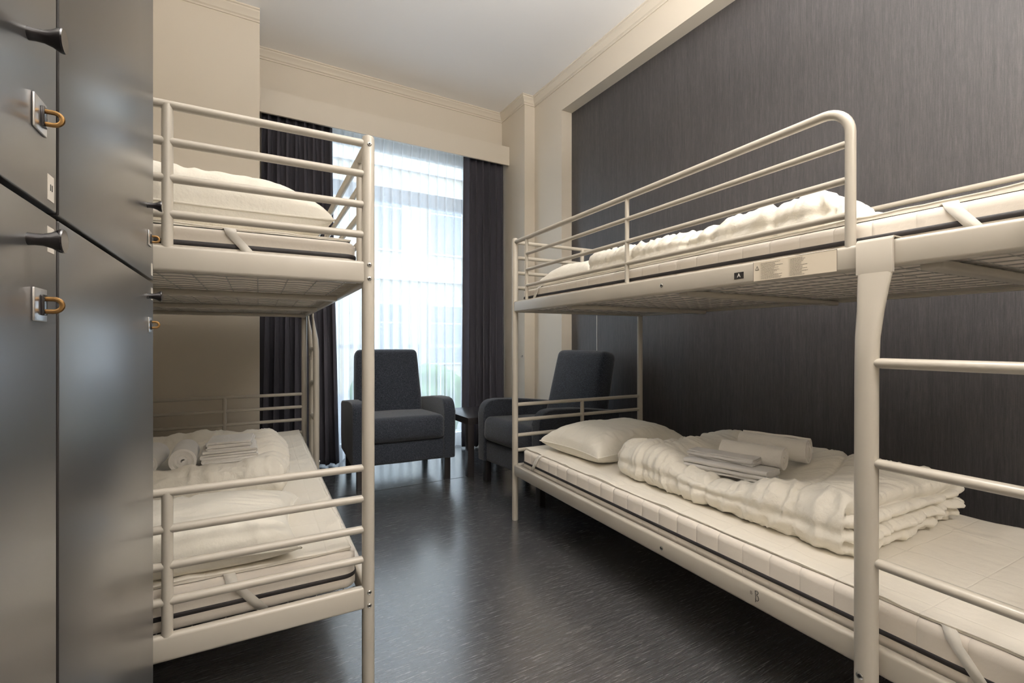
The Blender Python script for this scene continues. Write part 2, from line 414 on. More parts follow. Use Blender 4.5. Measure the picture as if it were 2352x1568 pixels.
# ------------------------------------------------------------------ curtains
def curtain(name, x0, x1, y, z0, z1, folds, amp, mt, top_scale=0.55, seed=0, n=None, nz=60, flare=0.0, pleat=False, phase=0.0):
    nx = n or folds*18
    us = np.linspace(0, 1, nx); zs = np.linspace(0, 1, nz)
    Ug, Zg = np.meshgrid(us, zs)
    ph = Ug*folds*2*math.pi+phase
    a = amp*(top_scale+(1-top_scale)*(1-Zg)**0.7)
    wob = perlin(Ug*folds*0.6+seed, Zg*1.4, seed)*1.6
    wave = np.sin(ph+wob*(1-Zg)*1.2)
    wave = np.sign(wave)*np.abs(wave)**0.75
    amod = 1+0.7*perlin(Ug*folds*0.45+9+seed, Zg*0.8, 3.3)
    Y = y+a*amod*wave
    X = x0+(x1-x0)*Ug+a*0.35*np.sin(2*ph+1)*(1-Zg*0.5)
    X = X+flare*(1-Zg)**1.5*(Ug-0.5)*2*0.5
    if pleat:
        tz = np.clip((Zg-0.93)/0.07, 0, 1)
        Y = Y*(1-tz)+tz*(y+a*0.9*np.maximum(0, np.cos(ph))**8*-1)
    Z = z0+(z1-z0)*Zg
    V = np.stack([X.ravel(), Y.ravel(), Z.ravel()], 1)
    F = [(j*nx+i, j*nx+i+1, (j+1)*nx+i+1, (j+1)*nx+i) for j in range(nz-1) for i in range(nx-1)]
    o = put(name, V, F, mt, smooth=True)
    return o
c1 = curtain('blackout_curtain', 0.13, 0.635, 4.02, 0.015, 2.80, 8, 0.036, 'dark_curtain', 0.6, 1, flare=0.10)
tag(c1, 'charcoal curtain hanging left of the sheer curtain, behind the left bunk bed', 'curtain', 'dark blackout curtains')
c2 = curtain('blackout_curtain', 1.815, 2.235, 4.02, 0.015, 2.80, 6, 0.042, 'dark_curtain', 0.55, 5, flare=0.02, phase=1.0)
tag(c2, 'charcoal curtain hanging at the right end of the window by the corner pilaster', 'curtain', 'dark blackout curtains')
for c in (c1, c2):
    md = c.modifiers.new('thick', 'SOLIDIFY'); md.thickness = 0.0025
sh = curtain('sheer_curtain', 0.48, 1.93, 4.135, 0.012, 2.80, 17, 0.036, 'sheer', 0.6, 3, nz=70, pleat=True)
tag(sh, 'white sheer voile curtain with pinch pleats covering the window', 'sheer curtain')
cr = empty('curtain_track', (1.18, 4.05, 2.80)); tag(cr, 'slim white double curtain track tucked behind the pelmet over the window', 'curtain track')
MB().box((-1.05, -0.045, 0.0), (1.07, -0.015, 0.02), 0.002).build('front_track', 'white_plastic', cr)
MB().box((-1.05, 0.072, 0.0), (0.9, 0.098, 0.02), 0.002).build('rear_track', 'white_plastic', cr)

# ------------------------------------------------------------------ bunk beds (local: x along the length to the ladder end, y across to the wall, ladder side at y=0)
LEN, WID, PR_ = 2.12, 0.93, 0.0175
BED_R = ((1.341, 2.279, 0), R(-92.7)); BED_L = ((0.312, 1.356, 0), R(88.42))
def bed_point(bed, t, v, z):
    (ox, oy, oz), a = bed
    return (ox+t*math.cos(a)-v*math.sin(a), oy+t*math.sin(a)+v*math.cos(a), z)
def arc(c, r, a0, a1, n, plane='xz'):
    out = []
    for i in range(n+1):
        a = R(a0+(a1-a0)*i/n)
        out.append((c[0]+r*math.cos(a), c[1], c[2]+r*math.sin(a)))
    return out
def bolt(parent, loc, axis='y', s=-1, r=0.0065):
    q = MB()
    prof = [(r, 0), (r, s*0.0022), (r*0.8, s*0.0034), (r*0.52, s*0.0036), (r*0.50, s*0.0012), (0.0001, s*0.0012)]
    q.lathe(prof, loc, axis, 14)
    o = q.build('bolt', 'chrome', parent)
    MB().lathe([(r*0.46, s*0.0013), (r*0.46, s*0.0019), (0.0001, s*0.0019)], loc, axis, 6).build('hex_socket', 'black_hole', o)
    return o
def make_bed():
    root = empty('bunk_bed')
    for px_, py_ in ((0, 0), (0, WID), (LEN, 0), (LEN, WID)):
        q = MB(); q.tube([(px_, py_, 0.0), (px_, py_, 0.006), (px_, py_, 1.584), (px_, py_, 1.592), (px_, py_, 1.595)], [0.016, PR_, PR_, PR_*0.85, PR_*0.5], 20)
        q.build('post', 'enamel', root)
    for zb, nm in ((0.255, 'lower'), (1.175, 'upper')):
        zt = zb+0.062
        # side rails, slightly rounded tubes
        for y0 in (0.0, WID):
            q = MB().box((PR_*0.5, y0-0.014, zb), (LEN-PR_*0.5, y0+0.014, zt), 0.009)
            q.build('side_rail', 'enamel', root)
        for x0 in (0.0, LEN):
            q = MB().box((x0-0.012, PR_*0.5, zb), (x0+0.012, WID-PR_*0.5, zt), 0.008)
            q.build('end_rail', 'enamel', root)
        # inner ledge lip
        for tx in (0.52, 1.20, 1.87):
            q = MB().box((tx-0.02, 0.012, zb-0.012), (tx+0.02, WID-0.012, zb+0.008), 0.006)
            q.build('cross_bar', 'enamel', root)
        # woven wire base
        q = MB(); zm = zb+0.0105
        y = 0.05
        while y < WID-0.03:
            q.tube([(0.012, y, zm), (LEN-0.012, y, zm)], 0.0017, 5); y += 0.0755
        x = 0.045
        k = 0
        while x < LEN-0.03:
            pts = [(x+0.004*math.sin(j*math.pi+k), 0.014+(WID-0.028)*j/24, zm+0.0012*math.cos(j*math.pi)) for j in range(25)]
            q.tube(pts, 0.0011, 4); x += 0.062; k += 1
        q.build('wire_mesh_base', 'enamel_wire', root)
        # end panels: four round rails and a middle upright
        for x0 in (0.0, LEN):
            ep = MB()
            for dz in (0.335, 0.248, 0.161, 0.076):
                ep.tube([(x0, 0.004, zt+dz), (x0, WID-0.004, zt+dz)], 0.0105, 12)
            e = ep.build('end_panel', 'enamel', root)
            MB().tube([(x0, WID/2, zt-0.004), (x0, WID/2, zt+0.335)], 0.0118, 14).build('upright', 'enamel', e)
    # front guard rail on the upper bunk
    gx = 1.722; zt = 1.237
    g = MB(); r0 = 0.062; ztop = zt+0.335
    pts = [(0.012, 0, ztop)]+[(gx-r0, 0, ztop)]+[(gx-r0+r0*math.sin(R(a)), 0, ztop-r0+r0*math.cos(R(a))) for a in range(10, 91, 10)]+[(gx, 0, zt-0.004)]
    g.tube(pts, 0.0118, 14, up=(0,1,0))
    for dz in (0.248, 0.161, 0.076):
        g.tube([(0.136, 0, zt+dz), (gx, 0, zt+dz)], 0.0090, 12)
    gr = g.build('guard_rail', 'enamel', root)
    for xx in (0.136, 0.935):
        MB().tube([(xx, 0, zt-0.004), (xx, 0, ztop)], 0.0085, 12, up=(1,0,0), r2=0.0085).build('upright', 'enamel', gr)
    # rear guard rail
    ztop -= 0.028
    g = MB().tube([(0.01, WID, ztop), (LEN-0.01, WID, ztop)], 0.0105, 12)
    gr = g.build('guard_rail', 'enamel', root)
    for xx in (0.6, 1.2):
        MB().tube([(xx, WID, zt-0.004), (xx, WID, ztop)], 0.0085, 12).build('upright', 'enamel', gr)
    # ladder
    lad = empty('ladder'); lad.parent = root; lad.location = (1.775, -0.03, 0)
    for k, dx in enumerate((0.0, 0.285)):
        # round tube below flaring to a flat plate folded over the rail
        zs = [0.20, 0.205, 0.60, 0.95, 1.02, 1.08, 1.13, 1.165]
        hw = [0.0235, 0.0235, 0.0235, 0.0235, 0.0240, 0.0265, 0.031, 0.0345]
        hd = [0.0180, 0.0180, 0.0180, 0.0180, 0.0165, 0.0125, 0.008, 0.0045]
        yy = [-0.012, -0.012, -0.012, -0.010, -0.006, 0.001, 0.006, 0.0095]
        q = MB(); n = 24; v = []; f = []
        for i in range(len(zs)):
            for j in range(n):
                a = 2*math.pi*j/n; c, s_ = math.cos(a), math.sin(a)
                e = 1.0 if i < 4 else 1.0-0.12*(i-3)
                v.append((dx+hw[i]*math.copysign(abs(c)**e, c)+(0.006 if i > 4 else 0)*(i-4)*0.4, yy[i]+hd[i]*math.copysign(abs(s_)**e, s_), zs[i]))
        for i in range(len(zs)-1):
            for j in range(n): f.append((i*n+j, i*n+(j+1) % n, (i+1)*n+(j+1) % n, (i+1)*n+j))
        f.append(tuple(range(n-1, -1, -1))); f.append(tuple((len(zs)-1)*n+j for j in range(n)))
        q.add(v, f)
        xo = dx+0.0065
        # hook plate
        prof = [(0.0055, 1.163), (0.0055, 1.236), (0.012, 1.2435), (0.046, 1.2435), (0.050, 1.238), (0.050, 1.205), (0.047, 1.205), (0.047, 1.237), (0.044, 1.2405), (0.0145, 1.2405), (0.0115, 1.2365), (0.0135, 1.163)]
        q.prism(prof, xo-0.036, xo+0.036, 'x')
        q.build('upright', 'enamel', lad, smooth=R(50))
        if k == 0: bolt(lad, (dx-0.004, -0.0295, 0.262), 'y', -1, 0.0075)
    for zr in (0.52, 0.74, 0.962):
        MB().tube([(0.012, -0.010, zr), (0.03, -0.010, zr), (0.255, -0.010, zr), (0.272, -0.010, zr)], [0.009, 0.0115, 0.0115, 0.009], 14, r2=[0.009, 0.014, 0.014, 0.009], up=(0,0,1)).build('rung', 'enamel', lad)
    # bolts on the end faces of the posts
    for x0, s in ((0.0, -1),):
        for y0 in (0.0, WID):
            for z in (1.566, 1.226, 1.187, 0.303, 0.266):
                bolt(root, (x0+s*PR_*0.93, y0, z), 'x', s, 0.006)
    for z in (1.216-0.01, 0.286): bolt(root, (1.13, -0.0138, z), 'y', -1, 0.007)
    return root
bed_r = make_bed(); bed_r.location = BED_R[0]; bed_r.rotation_euler = (0,0,BED_R[1])
tag(bed_r, 'cream metal bunk bed with ladder standing along the dark wallpapered wall', 'bunk bed', 'metal bunk beds')
bed_l = copy_tree(bed_r); bed_l.location = BED_L[0]; bed_l.rotation_euler = (0,0,BED_L[1])
tag(bed_l, 'cream metal bunk bed on the left, partly hidden behind the dark lockers', 'bunk bed', 'metal bunk beds')

# writing on the right bed
def text_mesh(body, size, name, mt, parent, loc, rot, extrude=0.0002, spacing=1.0):
    cu = bpy.data.curves.new('t', 'FONT'); cu.body = body; cu.size = size; cu.extrude = extrude
    cu.align_x = 'CENTER'; cu.align_y = 'CENTER'; cu.space_line = spacing
    ob = bpy.data.objects.new('t', cu); COL.objects.link(ob); bpy.context.view_layer.update()
    me = bpy.data.meshes.new_from_object(ob.evaluated_get(bpy.context.evaluated_depsgraph_get()))
    bpy.data.objects.remove(ob); me.materials.append(M[mt]) if not me.materials else None
    me.materials.clear(); me.materials.append(M[mt])
    o = bpy.data.objects.new(name, me); COL.objects.link(o); o.parent = parent; o.location = loc; o.rotation_euler = rot
    return o
yf = -0.0142
st = MB().box((1.418, yf-0.0004, 1.193), (1.449, yf, 1.2125)).build('letter_sticker', 'ink', bed_r, smooth=False)
st['label'] = 'black sticker with a white letter A'
text_mesh('A', 0.0165, 'letter', 'white_ink', st, (1.4335, yf-0.0008, 1.2028), (R(90),0,0))
wl_ = MB().box((1.480, yf-0.0003, 1.180), (1.700, yf, 1.2335)).build('warning_label', 'label_film', bed_r, smooth=False)
wl_['label'] = 'long clear label printed with a warning triangle and tiny lines of text'
q = MB(); zc = 1.2065
for a, b in (((1.480, 1.180), (1.480, 1.2335)), ((1.7, 1.180), (1.7, 1.2335)), ((1.6, 1.2335), (1.7, 1.2335))):
    q.box((a[0]-0.0003, yf-0.0006, a[1]-0.0003), (b[0]+0.0003, yf-0.0003, b[1]+0.0003))
tri = [(1.486, 1.211), (1.497, 1.211), (1.4915, 1.2215)]
for i in range(3):
    a, b = tri[i], tri[(i+1) % 3]; q.tube([(a[0], yf-0.0005, a[1]), (b[0], yf-0.0005, b[1])], 0.0005, 4)
q.box((1.4912, yf-0.0007, 1.2145), (1.4918, yf-0.0003, 1.2185))
q.build('label_outline', 'ink', wl_, smooth=False)
rnd = random.Random(5); q = MB()
for colx, w in ((1.503, 0.066), (1.585, 0.046)):
    for i in range(15):
        z = 1.2275-i*0.0031; x = colx; end = colx+w*rnd.uniform(0.55, 1.0)
        q.box((x-0.003, yf-0.0006, z-0.0004), (x-0.002, yf-0.0003, z+0.0006))
        while x < end:
            ww = rnd.uniform(0.002, 0.006); q.box((x, yf-0.0006, z-0.0005), (min(x+ww, end), yf-0.0003, z+0.0005)); x += ww+0.0009
q.build('label_text', 'grey_ink', wl_, smooth=False)
text_mesh('B', 0.014, 'printed_letter', 'grey_ink', bed_r, (1.473, yf-0.0005, 0.294), (R(90),0,0))
q = MB(); pts = []
for i in range(9): pts.append((1.486+0.001*math.sin(i*0.6), yf-0.0006, 0.274+i*0.004))
for i in range(9):
    a = R(150-i*30); pts.append((1.4905+0.0042*math.cos(a), yf-0.0006, 0.3025+0.0045*math.sin(a)))
for i in range(10):
    a = R(90-i*27); pts.append((1.4905+0.0055*math.cos(a), yf-0.0006, 0.2865+0.0075*math.sin(a)))
q.tube(pts, 0.0007, 5); q.build('handwritten_letter', 'ink', bed_r)

# ------------------------------------------------------------------ mattresses and protectors
MW, ML = 0.882, 2.05
def make_mattress(name_label, bed, z0, zzip=0.042):
    root = empty('mattress', bed_point(bed, LEN/2, WID/2, z0), bed[1])
    V_, N_, F_, U_ = grid_box((ML/2, MW/2, 0.055), (0.035, 0.035, 0.014), 0.0125)
    x = V_[:,0]; fr_ = np.abs(((x+5)/0.085) % 1-0.5)*2
    side = np.clip(1-np.abs(N_[:,2]), 0, 1); upper = (V_[:,2] > -0.02)
    V_ = V_ - N_*(fr_**6*0.0032*side*upper)[:, None]
    put('mattress_cover', V_+np.array([0,0,0.055]), F_, 'mattress', root, smooth=True)
    # zipper tape
    q = MB(); pts = []; hx, hy, r = ML/2+0.0005, MW/2+0.0005, 0.035
    for cx, cy, a0 in ((hx-r, hy-r, 0), (-hx+r, hy-r, 90), (-hx+r, -hy+r, 180), (hx-r, -hy+r, 270)):
        for k in range(7):
            a = R(a0+k*15); pts.append((cx+r*math.cos(a), cy+r*math.sin(a), zzip))
    pts.append(pts[0]); q.tube(pts, 0.0062, 8, cap=False, up=(0,0,1), r2=0.0022); q.build('zipper', 'zipper', root)
    tag(root, name_label, 'mattress', 'foam mattresses on the bunks')
    return root
Z_LOW, Z_UP = 0.296, 1.190
make_mattress('quilted mattress on the lower bunk beside the dark wall', BED_R, Z_LOW)
make_mattress('quilted mattress on the upper bunk beside the dark wall', BED_R, Z_UP, 0.062)
make_mattress('mattress on the lower bunk of the left bed, black zipper round its side', BED_L, Z_LOW)
make_mattress('mattress on the upper bunk of the left bed, under a single pillow', BED_L, Z_UP, 0.064)

def make_protector(label, bed, z0, seed, rip=0.006, end_rip=0.0):
    zt = z0+0.110
    root = empty('mattress_protector', bed_point(bed, LEN/2, WID/2, zt), bed[1])
    nx, ny = 180, 90
    hx, hy = ML/2-0.015, MW/2-0.016
    xs = np.linspace(-1, 1, nx); ys = np.linspace(-1, 1, ny); X, Y = np.meshgrid(xs, ys)
    ex = perlin(X*7, Y*0+seed, 1.1)*0.008; ey = perlin(X*0+seed, Y*5, 2.2)*0.008
    px_ = X*(hx+ey*0.8); py_ = Y*(hy+ex*0.8)
    # quilt tiles and crumples
    edge = np.maximum(np.abs(X)**8, np.abs(Y)**8)
    qx = np.abs(((px_+5)/0.17) % 1-0.5)*2; qy = np.abs(((py_+5)/0.22) % 1-0.5)*2
    z = 0.0015+0.0015*(1-np.maximum(qx, qy)**10)
    z += 0.002*perlin(px_*8+seed, py_*8, seed)*(1-edge*0.7)
    z += rip*0.9*np.clip(ridged(px_*5+py_*4+seed, (py_-px_)*1.6, seed)-0.72, 0, 1)*2.6
    z += end_rip*edge*(0.5+ridged(px_*9, py_*9, seed+4))
    w = np.clip((px_/hx-0.55)/0.45, 0, 1)
    z += end_rip*1.6*w*np.abs(Y)**5*(1+perlin(px_*11+seed, py_*3, 0)*1.5)
    z = np.maximum(z, 0.0008)
    top = np.stack([px_.ravel(), py_.ravel(), z.ravel()], 1)
    n0 = len(top); F = [(j*nx+i, j*nx+i+1, (j+1)*nx+i+1, (j+1)*nx+i) for j in range(ny-1) for i in range(nx-1)]
    border = [i for i in range(nx)]+[j*nx+nx-1 for j in range(1, ny)]+[(ny-1)*nx+i for i in range(nx-2, -1, -1)]+[j*nx for j in range(ny-2, 0, -1)]
    bot = top[border].copy(); bot[:,2] = -0.0005
    V = np.concatenate([top, bot]); nb = len(border)
    F += [(border[(k+1) % nb], border[k], n0+k, n0+(k+1) % nb) for k in range(nb)]
    put('quilted_sheet', V, F, 'protector', root, smooth=True)
    # piped hem
    q = MB(); pts = [tuple(top[b]+np.array([0,0,-0.001])) for b in border[::3]]; pts.append(pts[0])
    q.tube(pts, 0.0017, 6, cap=False); q.build('hem', 'protector', root)
    # elastic corner straps: down each side and each end near the corners
    for sx in (-1, 1):
        for sy in (-1, 1):
            q = MB(); w_ = 0.0135
            def strip(p):
                v = []; f = []
                for (c, d) in p:
                    v += [(c[0]-d[0]*w_, c[1]-d[1]*w_, c[2]), (c[0]+d[0]*w_, c[1]+d[1]*w_, c[2])]
                for i in range(len(p)-1): f.append((2*i, 2*i+1, 2*i+3, 2*i+2))
                return v, f
            yo = sy*(MW/2+0.0035); xb = sx*(ML/2)
            v, f = strip([((xb-sx*0.215, sy*(MW/2-0.04), 0.002), (1,0)), ((xb-sx*0.19, sy*(MW/2-0.008), 0.001), (1,0)), ((xb-sx*0.18, yo, -0.016), (1,0)), ((xb-sx*0.155, yo+sy*0.001, -0.05), (1,0)), ((xb-sx*0.12, yo, -0.100), (1,0))])
            q.add(v, f)
            o = q.build('elastic_strap', 'strap', root); md = o.modifiers.new('t', 'SOLIDIFY'); md.thickness = 0.0018; md.offset = 1
            q = MB()
            xo = sx*(ML/2+0.0035)
            v, f = strip([((sx*(ML/2-0.04), sy*0.115, 0.002), (0,1)), ((sx*(ML/2-0.008), sy*0.125, 0.001), (0,1)), ((xo, sy*0.13, -0.016), (0,1)), ((xo+sx*0.001, sy*0.16, -0.05), (0,1)), ((xo, sy*0.20, -0.100), (0,1))])
            q.add(v, f)
            o = q.build('elastic_strap', 'strap', root); md = o.modifiers.new('t', 'SOLIDIFY'); md.thickness = 0.0018; md.offset = 1
    tag(root, label, 'mattress protector', 'thin quilted protectors strapped over the mattresses')
    return root
make_protector('quilted protector over the lower right mattress, creased towards the ladder', BED_R, Z_LOW, 1.7, 0.008, 0.0015)
make_protector('quilted protector over the upper right mattress, its edge rumpled beyond the ladder', BED_R, Z_UP, 5.2, 0.006, 0.0045)
make_protector('rumpled quilted protector over the lower left mattress', BED_L, Z_LOW, 9.4, 0.010, 0.003)
make_protector('quilted protector over the upper left mattress, one strap across the end', BED_L, Z_UP, 12.9, 0.005, 0.0015)
ZT_LOW, ZT_UP = Z_LOW+0.110+0.008, Z_UP+0.110+0.008

# ------------------------------------------------------------------ pillows
def make_pillow(label, bed, t, v, z, lx, ly, h, rz=0.0, seed=0.0, tilt=(0,0)):
    n = 90; a = np.linspace(-1, 1, n); U, W = np.meshgrid(a, a)
    fx = (1-np.abs(U)**3.2); fy = (1-np.abs(W)**3.2)
    prof = (np.clip(fx, 0, 1)*np.clip(fy, 0, 1))**0.42
    pin = 1-0.10*(1-np.abs(W)**2)*np.abs(U)**3*1.0; pin2 = 1-0.10*(1-np.abs(U)**2)*np.abs(W)**3
    X = U*lx/2*pin; Y = W*ly/2*pin2
    ang = np.arctan2(W, U); rad = np.maximum(np.abs(U), np.abs(W))
    per = np.where(np.abs(U) > np.abs(W), W, U)
    wr = ridged(per*6+seed+perlin(U*2,W*2,seed)*1.2, rad*1.6, seed+np.sign(U+W*0.37))-0.55
    wr = wr*np.clip((rad-0.25)/0.5, 0, 1)*np.clip((1-rad)*9, 0, 1)
    lump = perlin(U*1.5+seed, W*1.5, seed)
    Zt = h*0.60*prof*(1+0.22*lump)+0.0085*wr+0.006*perlin(U*5, W*5, seed+8)*prof
    Zb = -h*0.40*prof
    Zb = np.maximum(Zb, -h*0.30+0*Zb)
    seam = 0.0
    n0 = n*n
    top = np.stack([X.ravel(), Y.ravel(), Zt.ravel()+seam], 1); bot = np.stack([X.ravel(), Y.ravel(), Zb.ravel()-0.0005], 1)
    V = np.concatenate([top, bot]); V[:,2] += h*0.30
    F = [(j*n+i, j*n+i+1, (j+1)*n+i+1, (j+1)*n+i) for j in range(n-1) for i in range(n-1)]
    F += [tuple(n0+q for q in reversed(f)) for f in F]
    b = [i for i in range(n)]+[j*n+n-1 for j in range(1, n)]+[(n-1)*n+i for i in range(n-2, -1, -1)]+[j*n for j in range(n-2, 0, -1)]
    F += [(b[(k+1) % len(b)], b[k], n0+b[k], n0+b[(k+1) % len(b)]) for k in range(len(b))]
    o = put('pillow', V, F, 'pillow', smooth=True)
    o.location = bed_point(bed, t, v, z); o.rotation_euler = Euler((tilt[0], tilt[1], bed[1]+rz))
    q = MB(); pts = [tuple(V[k]+np.array([0,0,-0.001])) for k in b[::2]]; pts.append(pts[0])
    q.tube(pts, 0.0030, 6, cap=False); q.build('piping', 'pillow', o)
    tag(o, label, 'pillow', 'white bed pillows')
    return o
make_pillow('plump white pillow at the far head of the lower right bunk', BED_R, 0.335, 0.435, ZT_LOW-0.002, 0.47, 0.66, 0.175, R(4), 1.0)
make_pillow('white pillow at the far head of the upper right bunk, behind its guard rail', BED_R, 0.29, 0.45, ZT_UP-0.002, 0.46, 0.66, 0.15, 0, 4.0)
make_pillow('thick white pillow lying on the upper left bunk', BED_L, 0.33, 0.44, ZT_UP-0.004, 0.52, 0.70, 0.212, R(3), 7.0)
make_pillow('white pillow near the front rails of the lower left bunk', BED_L, 0.27, 0.50, ZT_LOW-0.004, 0.46, 0.68, 0.135, R(-3), 11.0)

# ------------------------------------------------------------------ folded duvets
def make_duvet(label, bed, t, v, z, lx, ly, h, seed, dents=(), rz=0.0, fold_x=1, raise_end=0.0, amp=1.0, res=0.0065):
    """fold_x: +1 layered open edges on the +x end, rounded folds elsewhere"""
    V_, N_, F_, U_ = grid_box((lx/2, ly/2, h/2), (min(0.07, h*0.48), min(0.07, h*0.48), h*0.46), res)
    x, y, zz = V_[:,0], V_[:,1], V_[:,2]
    u, w, q = U_[:,0], U_[:,1], U_[:,2]
    topf = np.clip((q+0.2)/1.2, 0, 1)
    rad = np.maximum(np.abs(u), np.abs(w))
    # outline wobble
    off = perlin(x*4+seed, y*4, seed)*0.030
    # arc-length-ish coordinate round the perimeter and distance down from the top centre
    onx = np.abs(u) > np.abs(w)
    per = np.where(np.abs(x)/lx > np.abs(y)/ly, y, x)
    dist = (1-rad)*0.3-zz
    so = seed+np.where(onx, 5.0, 0.0)
    s1 = per+0.075*perlin(per*5+so, dist*6, so)+0.03*perlin(per*13, dist*12, so+3)
    h1 = dist+0.06*perlin(per*5+7, dist*5, so+1)
    slant = perlin(per*2.3+so, dist*1.5, 4.4)*1.6
    wr = ridged((s1+slant*h1)*9, h1*3.0, so)**1.5-0.35
    wr2 = ridged((s1*1.0+slant*1.7*h1)*21, h1*6, so+2)**1.8-0.28
    wr3 = ridged((s1-slant*h1)*40, h1*11, so+8)**1.5-0.3
    mod = 0.45+1.1*np.clip(perlin(per*4+so, dist*5, 7.7)+0.35, 0, 1)
    wE = np.clip((rad-0.42)/0.35, 0, 1)
    # smooth creases on the top
    cr = ridged(x*3.2+y*2+seed, y*3.5-x*1.1, seed)-0.6
    # stitched seams with puckers
    ph = (x*1.0+0.25*y+0.05*perlin(x*3, y*3, seed))/0.31+seed
    sd = np.abs((ph % 1)-0.5)*2; seam = np.exp(-((1-sd)/0.07)**2)
    ph2 = (dist-0.13+0.03*perlin(x*3+4, y*3, 0)); seam2 = np.exp(-(ph2/0.014)**2)
    d = off*0.6+amp*(wr*0.013*(0.3+0.7*wE)+wr2*0.012*mod*(0.25+0.75*wE)+wr3*0.0045*mod*(0.25+0.75*wE)+cr*0.011*(1-wE)-0.012*seam-0.006*seam2*wE)
    # layered open end
    if fold_x:
        le = np.clip((u*fold_x-0.80)/0.2, 0, 1)*(1-np.clip((np.abs(q)-0.97)/0.03, 0, 1)*0.5)
        lay = np.abs(np.sin((zz/h+0.5+0.04*perlin(y*6+seed, zz*0, 0))*math.pi*3.5))
        sidef = (np.abs(N_[:,0]) > 0.45)*(N_[:,0]*fold_x > 0)
        d = d - sidef*(1-lay**0.55)*0.050+sidef*0.016*perlin(y*8+seed, zz*22, 2)
    P_ = V_+N_*d[:, None]
    # second fold line visible on the long sides: slight waist at mid height
    sidey = np.abs(N_[:,1]) > 0.5
    P_[:,1] -= np.sign(P_[:,1])*sidey*0.010*np.exp(-((zz)/(h*0.10))**2)
    # puffy rim and dents where things lie on top
    rim = np.exp(-((rad-0.72)/0.22)**2)*0.018*topf
    P_[:,2] += rim
    P_[:,2] += raise_end*np.clip(u, 0, 1)**1.5*topf
    P_[:,2] += topf*0.014*perlin(x*3+seed, y*3, seed+3)*2
    for (dx, dy, rx, ry, dep) in dents:
        P_[:,2] -= dep*topf*np.exp(-(((x-dx)/rx)**2+((y-dy)/ry)**2)**1.6)
    P_[:,2] = np.maximum(P_[:,2]+h/2, 0.0+0.004*(1-topf))
    o = put('folded_duvet', P_, F_, 'duvet', smooth=True)
    o.location = bed_point(bed, t, v, z); o.rotation_euler = (0,0,bed[1]+rz)
    tag(o, label, 'duvet', 'folded white duvets')
    return o
DR = (1.175, 0.505)
make_duvet('folded white duvet on the lower right bunk with rolled towels on it', BED_R, DR[0], DR[1], ZT_LOW-0.002, 0.97, 0.72, 0.135, 2.3, dents=[(-0.02, -0.15, 0.20, 0.25, 0.068)], raise_end=0.012)
make_duvet('folded white duvet on the upper right bunk behind the guard rail', BED_R, 1.09, 0.47, ZT_UP, 1.06, 0.76, 0.098, 6.1, dents=[(-0.02, -0.1, 0.22, 0.3, 0.022)], raise_end=-0.004, fold_x=0)
make_duvet('folded white duvet on the lower left bunk with a towel stack on it', BED_L, 0.905, 0.535, ZT_LOW-0.002, 0.64, 0.74, 0.165, 14.6, dents=[(-0.13, 0.0, 0.17, 0.32, 0.055)], fold_x=0)

# ------------------------------------------------------------------ towels and folded linen
def ribbon(prof, th, a, b, nseg=8, wob=0.0012, seed=0):
    """solid strip: 2D profile (y,z) thickened by th and extruded along x from a to b"""
    p = np.array(prof, float); n = len(p)
    t = np.gradient(p, axis=0); t /= np.linalg.norm(t, axis=1)[:, None]; nr = np.stack([-t[:,1], t[:,0]], 1)
    L_, R_ = p+nr*th/2, p-nr*th/2
    ring = np.concatenate([L_, R_[::-1]]); m = len(ring)
    xs = np.linspace(a, b, nseg+1); V = []; F = []
    for i, x in enumerate(xs):
        e = 0.0
        for k in range(m):
            s = k/m*7
            V.append((x+(wob*3*math.sin(s*5+seed) if i in (0, nseg) else 0), ring[k,0]+wob*math.sin(x*60+s*4+seed), ring[k,1]+wob*math.cos(x*47+s*3+seed)))
    for i in range(nseg):
        for k in range(m): F.append((i*m+k, i*m+(k+1) % m, (i+1)*m+(k+1) % m, (i+1)*m+k))
    for base, rev in ((0, False), (nseg*m, True)):
        for k in range(n-1):
            q = (base+k, base+k+1, base+m-2-k, base+m-1-k); F.append(q if rev else tuple(reversed(q)))
    return V, F
def roll_profile(r0, r1, turns, squash=0.92, n=None):
    n = n or int(turns*26); out = []
    for i in range(n+1):
        a = 2*math.pi*turns*i/n+1.2; r = r0+(r1-r0)*i/n
        out.append((r*math.cos(a), r*math.sin(a)*squash))
    return out
def serpentine(w, layers, th, r_noise=0.0, seed=0):
    out = []; rn = random.Random(seed)
    for k in range(layers):
        z = th*(k+0.5); e0 = -w/2+th/2+rn.uniform(0, 0.006)*r_noise; e1 = w/2-th/2-rn.uniform(0, 0.006)*r_noise
        xs = [e0+(e1-e0)*i/8 for i in range(9)]
        if k % 2: xs = xs[::-1]
        out += [(x, z) for x in xs]
        if k < layers-1:
            cx = out[-1][0]; sg = 1 if k % 2 == 0 else -1
            for j in range(1, 6):
                a = -math.pi/2+math.pi*j/6; out.append((cx+sg*math.cos(a)*th/2, z+th/2+math.sin(a)*th/2))
    return out
def place(o, bed, t, v, z, rz, tiltx=0.0, tilty=0.0):
    o.location = bed_point(bed, t, v, z); o.rotation_euler = Euler((tiltx, tilty, bed[1]+rz))
def towel_roll(label, bed, t, v, z, rz, r=0.047, length=0.215, seed=0, group='rolled towels'):
    th = 0.0088
    v_, f_ = ribbon(roll_profile(0.005, r-th/2, (r-0.008)/0.0096), th, -length/2, length/2, 12, 0.0009, seed)
    q = MB().add(v_, f_); o = q.build('rolled_towel', 'towel', smooth=R(50))
    place(o, bed, t, v, z+r*0.92, rz, tiltx=seed*0.7); tag(o, label, 'towel', group); return o
